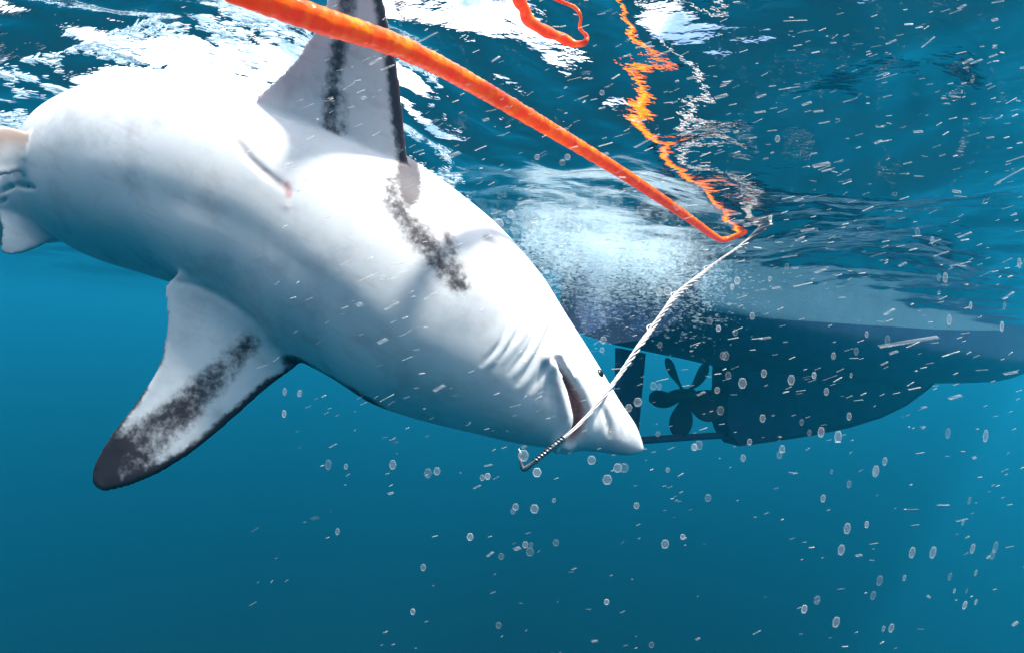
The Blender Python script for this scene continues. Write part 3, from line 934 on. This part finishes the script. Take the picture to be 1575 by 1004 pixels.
# ------------------------------------------------------------------ drifting flecks in the water
def flecks():
    V, Fc, mi = [], [], []
    off = 0
    box = np.array([(0, 0, 0), (1, 0, 0), (1, 1, 0), (0, 1, 0), (0, 0, 1), (1, 0, 1), (1, 1, 1), (0, 1, 1)], float) - 0.5
    bf = np.array([(0, 3, 2, 1), (4, 5, 6, 7), (0, 1, 5, 4), (1, 2, 6, 5), (2, 3, 7, 6), (3, 0, 4, 7)])
    n = 5200
    px = RNG.uniform(380, 1640, n); py = RNG.uniform(-20, 1010, n)
    dens = np.where(py < 420, 1.0, np.where(py < 700, 0.6, 0.22)) * np.interp(px, [380, 640, 1000, 1575], [0.25, 0.8, 1.0, 1.0])
    k = RNG.uniform(0, 1, n) < dens * 0.46
    px, py = px[k], py[k]
    for a, b in zip(px, py):
        D = random.uniform(0.5, 1.0) if random.random() < 0.85 else random.uniform(1.0, 2.2)
        big = random.random()
        ln = random.lognormvariate(math.log(9 if big > 0.10 else 15), 0.45) / F * D
        wd = random.lognormvariate(math.log(0.95 if big > 0.10 else 3.0), 0.35) / F * D
        if b > 620: ln *= 0.6; wd *= 0.8
        ang = math.radians(np.interp(a, [380, 700, 1100, 1600], [24, 20, 10, 16]) + random.gauss(0, 9)) + ROLL
        c = at(a, b, D)
        u = np.array((math.cos(ang), random.gauss(0, 0.15), math.sin(ang))); u /= np.linalg.norm(u)
        v = np.cross((0, 1, 0), u); v /= np.linalg.norm(v); w_ = np.cross(u, v)
        sh = box * np.array((ln, wd, wd * 0.5))
        sh = sh.copy(); sh[:, 0] += sh[:, 1] * 0.6
        V.append(c + sh[:, :1] * u + sh[:, 1:2] * v + sh[:, 2:3] * w_)
        Fc.append(bf + off); off += 8
        mi += [1 if (big < 0.10 or random.random() < 0.62) else 0] * 6
    me = mesh_np('drifting_flecks', np.vstack(V), np.vstack(Fc))
    mt = Mat('fleck_bright')
    d = mt.n('BsdfDiffuse', Color=c4(0.85, 0.85, 0.82)).outputs[0]; t_ = mt.n('BsdfTranslucent', Color=c4(0.85, 0.85, 0.82)).outputs[0]
    a = mt.n('MixShader', i0=0.5, i1=d, i2=t_).outputs[0]
    mt.done(mt.n('MixShader', i0=0.46, i1=mt.n('BsdfTransparent').outputs[0], i2=a).outputs[0])
    m2 = Mat('fleck_filmy')
    d = m2.n('BsdfDiffuse', Color=c4(0.8, 0.82, 0.82)).outputs[0]; t_ = m2.n('BsdfTranslucent', Color=c4(0.8, 0.82, 0.82)).outputs[0]
    a = m2.n('MixShader', i0=0.5, i1=d, i2=t_).outputs[0]
    m2.done(m2.n('MixShader', i0=0.16, i1=m2.n('BsdfTransparent').outputs[0], i2=a).outputs[0])
    o = link('drifting_flecks', me, mt.m, smooth=False)
    me.materials.append(m2.m)
    me.polygons.foreach_set('material_index', np.array(mi, np.int32))
    tag(o, 'countless pale flecks drifting through the sunlit water', 'flecks', kind='stuff')
flecks()

# drifting specks, shaped as the pale rimmed discs of lens blur
def disc_mesh(name, core, rim):
    """a lens of thin film, six-sided, inside a thicker rounded rim."""
    V, Fc, mi = [], [], []
    k, tb = 12, 8
    def rad(a): return 1.0 / max(abs(math.cos(((a + math.pi / 6) % (math.pi / 3)) - math.pi / 6)), 0.1) * 0.93 * 0.6 + 0.4
    for i in range(k):
        a = 2 * math.pi * i / k
        for j in range(tb):
            b = 2 * math.pi * j / tb
            r = rad(a) * (0.93 + 0.11 * math.cos(b))
            V.append((r * math.sin(a), 0.13 * math.sin(b), r * math.cos(a)))
    for i in range(k):
        for j in range(tb):
            Fc.append((i * tb + j, i * tb + (j + 1) % tb, ((i + 1) % k) * tb + (j + 1) % tb, ((i + 1) % k) * tb + j)); mi.append(1)
    o_ = len(V)
    V += [(0, 0.12, 0), (0, -0.12, 0)]
    for sg in (0, 1):
        st = len(V)
        for i in range(k):
            a = 2 * math.pi * i / k
            V.append((0.86 * rad(a) * math.sin(a), 0.03 * (1 - 2 * sg), 0.86 * rad(a) * math.cos(a)))
        for i in range(k):
            t = (o_ + sg, st + i, st + (i + 1) % k)
            Fc.append(t if sg else t[::-1]); mi.append(0)
    me = bpy.data.meshes.new(name); me.from_pydata(V, [], Fc); me.update()
    me.materials.append(core); me.materials.append(rim)
    me.polygons.foreach_set('material_index', mi)
    me.polygons.foreach_set('use_smooth', [True] * len(mi))
    return me
def film(name, amount, col=(0.85, 0.87, 0.86)):
    mb = Mat(name)
    d = mb.n('BsdfDiffuse', Color=c4(*col)).outputs[0]; t_ = mb.n('BsdfTranslucent', Color=c4(*col)).outputs[0]
    a = mb.n('MixShader', i0=0.5, i1=d, i2=t_).outputs[0]
    return mb.done(mb.n('MixShader', i0=amount, i1=mb.n('BsdfTransparent').outputs[0], i2=a).outputs[0])
blur_discs = [disc_mesh('blur_disc', film('film_clear', 0.05), film('film_rim_faint', 0.09)), disc_mesh('blur_disc', film('film_thin', 0.11), film('film_rim', 0.20)), disc_mesh('blur_disc', film('film_milky', 0.18), film('film_rim_bright', 0.36))]
spots = [(923, 447), (1014, 450), (1027, 448), (1042, 441), (1036, 467), (928, 483), (926, 538), (928, 523), (1015, 530), (969, 559), (1014, 594), (1005, 593), (981, 618), (967, 627), (1012, 667),
         (1092, 494), (1105, 505), (1131, 511), (1157, 486), (1126, 441), (1134, 432), (1210, 410), (1184, 429), (1116, 547), (1112, 547), (1120, 577), (1142, 589), (1175, 574), (1103, 600), (1108, 631), (1217, 584), (1282, 547),
         (1333, 514), (1365, 523), (1317, 540), (1309, 577), (1252, 577), (1271, 602), (1173, 643), (1233, 649), (1306, 640), (1263, 664), (1153, 679), (1143, 704), (1289, 671), (1245, 665), (1203, 690), (1199, 699), (1279, 725), (1347, 724), (1346, 724), (1361, 709), (1306, 744), (1266, 766), (1303, 812), (1333, 806), (1294, 845), (1458, 666), (1516, 670), (1491, 769), (1481, 803), (1501, 880), (1461, 886), (1353, 892), (1391, 888), (1343, 915), (1257, 922), (1237, 936), (1286, 956), (1359, 966), (1371, 965), (1487, 908), (1501, 925), (1484, 930), (1468, 908), (1531, 841), (1527, 852), (1403, 849), (1435, 849), (1496, 843),
         (1444, 427), (1454, 427), (1493, 470), (1460, 492), (1545, 470), (1568, 405), (1541, 502), (1411, 357), (1434, 370), (1196, 214), (926, 143), (826, 242), (873, 242), (865, 250), (1043, 316), (820, 350), (785, 330), (760, 328), (767, 345), (805, 700), (826, 726), (750, 732), (742, 734), (672, 724), (658, 727), (910, 707), (950, 719), (960, 719), (934, 737), (1027, 722), (1068, 687), (1075, 684), (852, 769), (822, 782), (793, 779), (789, 786), (979, 777), (1089, 765), (808, 837), (817, 837), (815, 848), (855, 834), (723, 825), (771, 855), (651, 872), (635, 940), (767, 961), (933, 925), (604, 714), (532, 717), (460, 605), (437, 636), (438, 602), (505, 714), (519, 817), (462, 604), (1023, 836), (1050, 825), (1002, 991)]
for i, (a, b) in enumerate(spots):
    D = random.uniform(0.55, 0.8)
    o = bpy.data.objects.new('blur_disc', blur_discs[random.choices((0, 1, 2), (0.42, 0.40, 0.18))[0]]); C.objects.link(o)
    o.location = at(a, b, D)
    r = random.triangular(2.4, 8.4, 5.0) / F * D
    sq = np.interp(abs(a - 900), [0, 200, 650], [1.0, 0.9, 0.45])
    tilt = np.interp(b, [300, 600, 950], [-0.1, 0.05, 0.42]) * np.interp(a, [900, 1200, 1575], [0, 0.6, 1]) 
    o.scale = (r * sq, r * sq, r * (1.05 + 0.35 * (1 - sq)))
    o.rotation_euler = (0, tilt - ROLL, 0)
    if 1085 < a < 1440 and 480 < b < 690: where, g = 'seen against the dark boat hull', 'blur discs against the boat hull'
    elif b > 690 and a > 1080: where, g = 'in open water below the boat keel', 'blur discs below the boat keel'
    elif b > 590 and a < 1080: where, g = 'in blue water under the shark', 'blur discs under the shark'
    elif a > 1380: where, g = 'beside the bow end of the hull', 'blur discs by the bow end of the hull'
    else: where, g = 'near the leader and rope', 'blur discs near the leader and rope'
    tag(o, 'small pale disc shaped like a blurred speck ' + where, 'blur_disc', g)
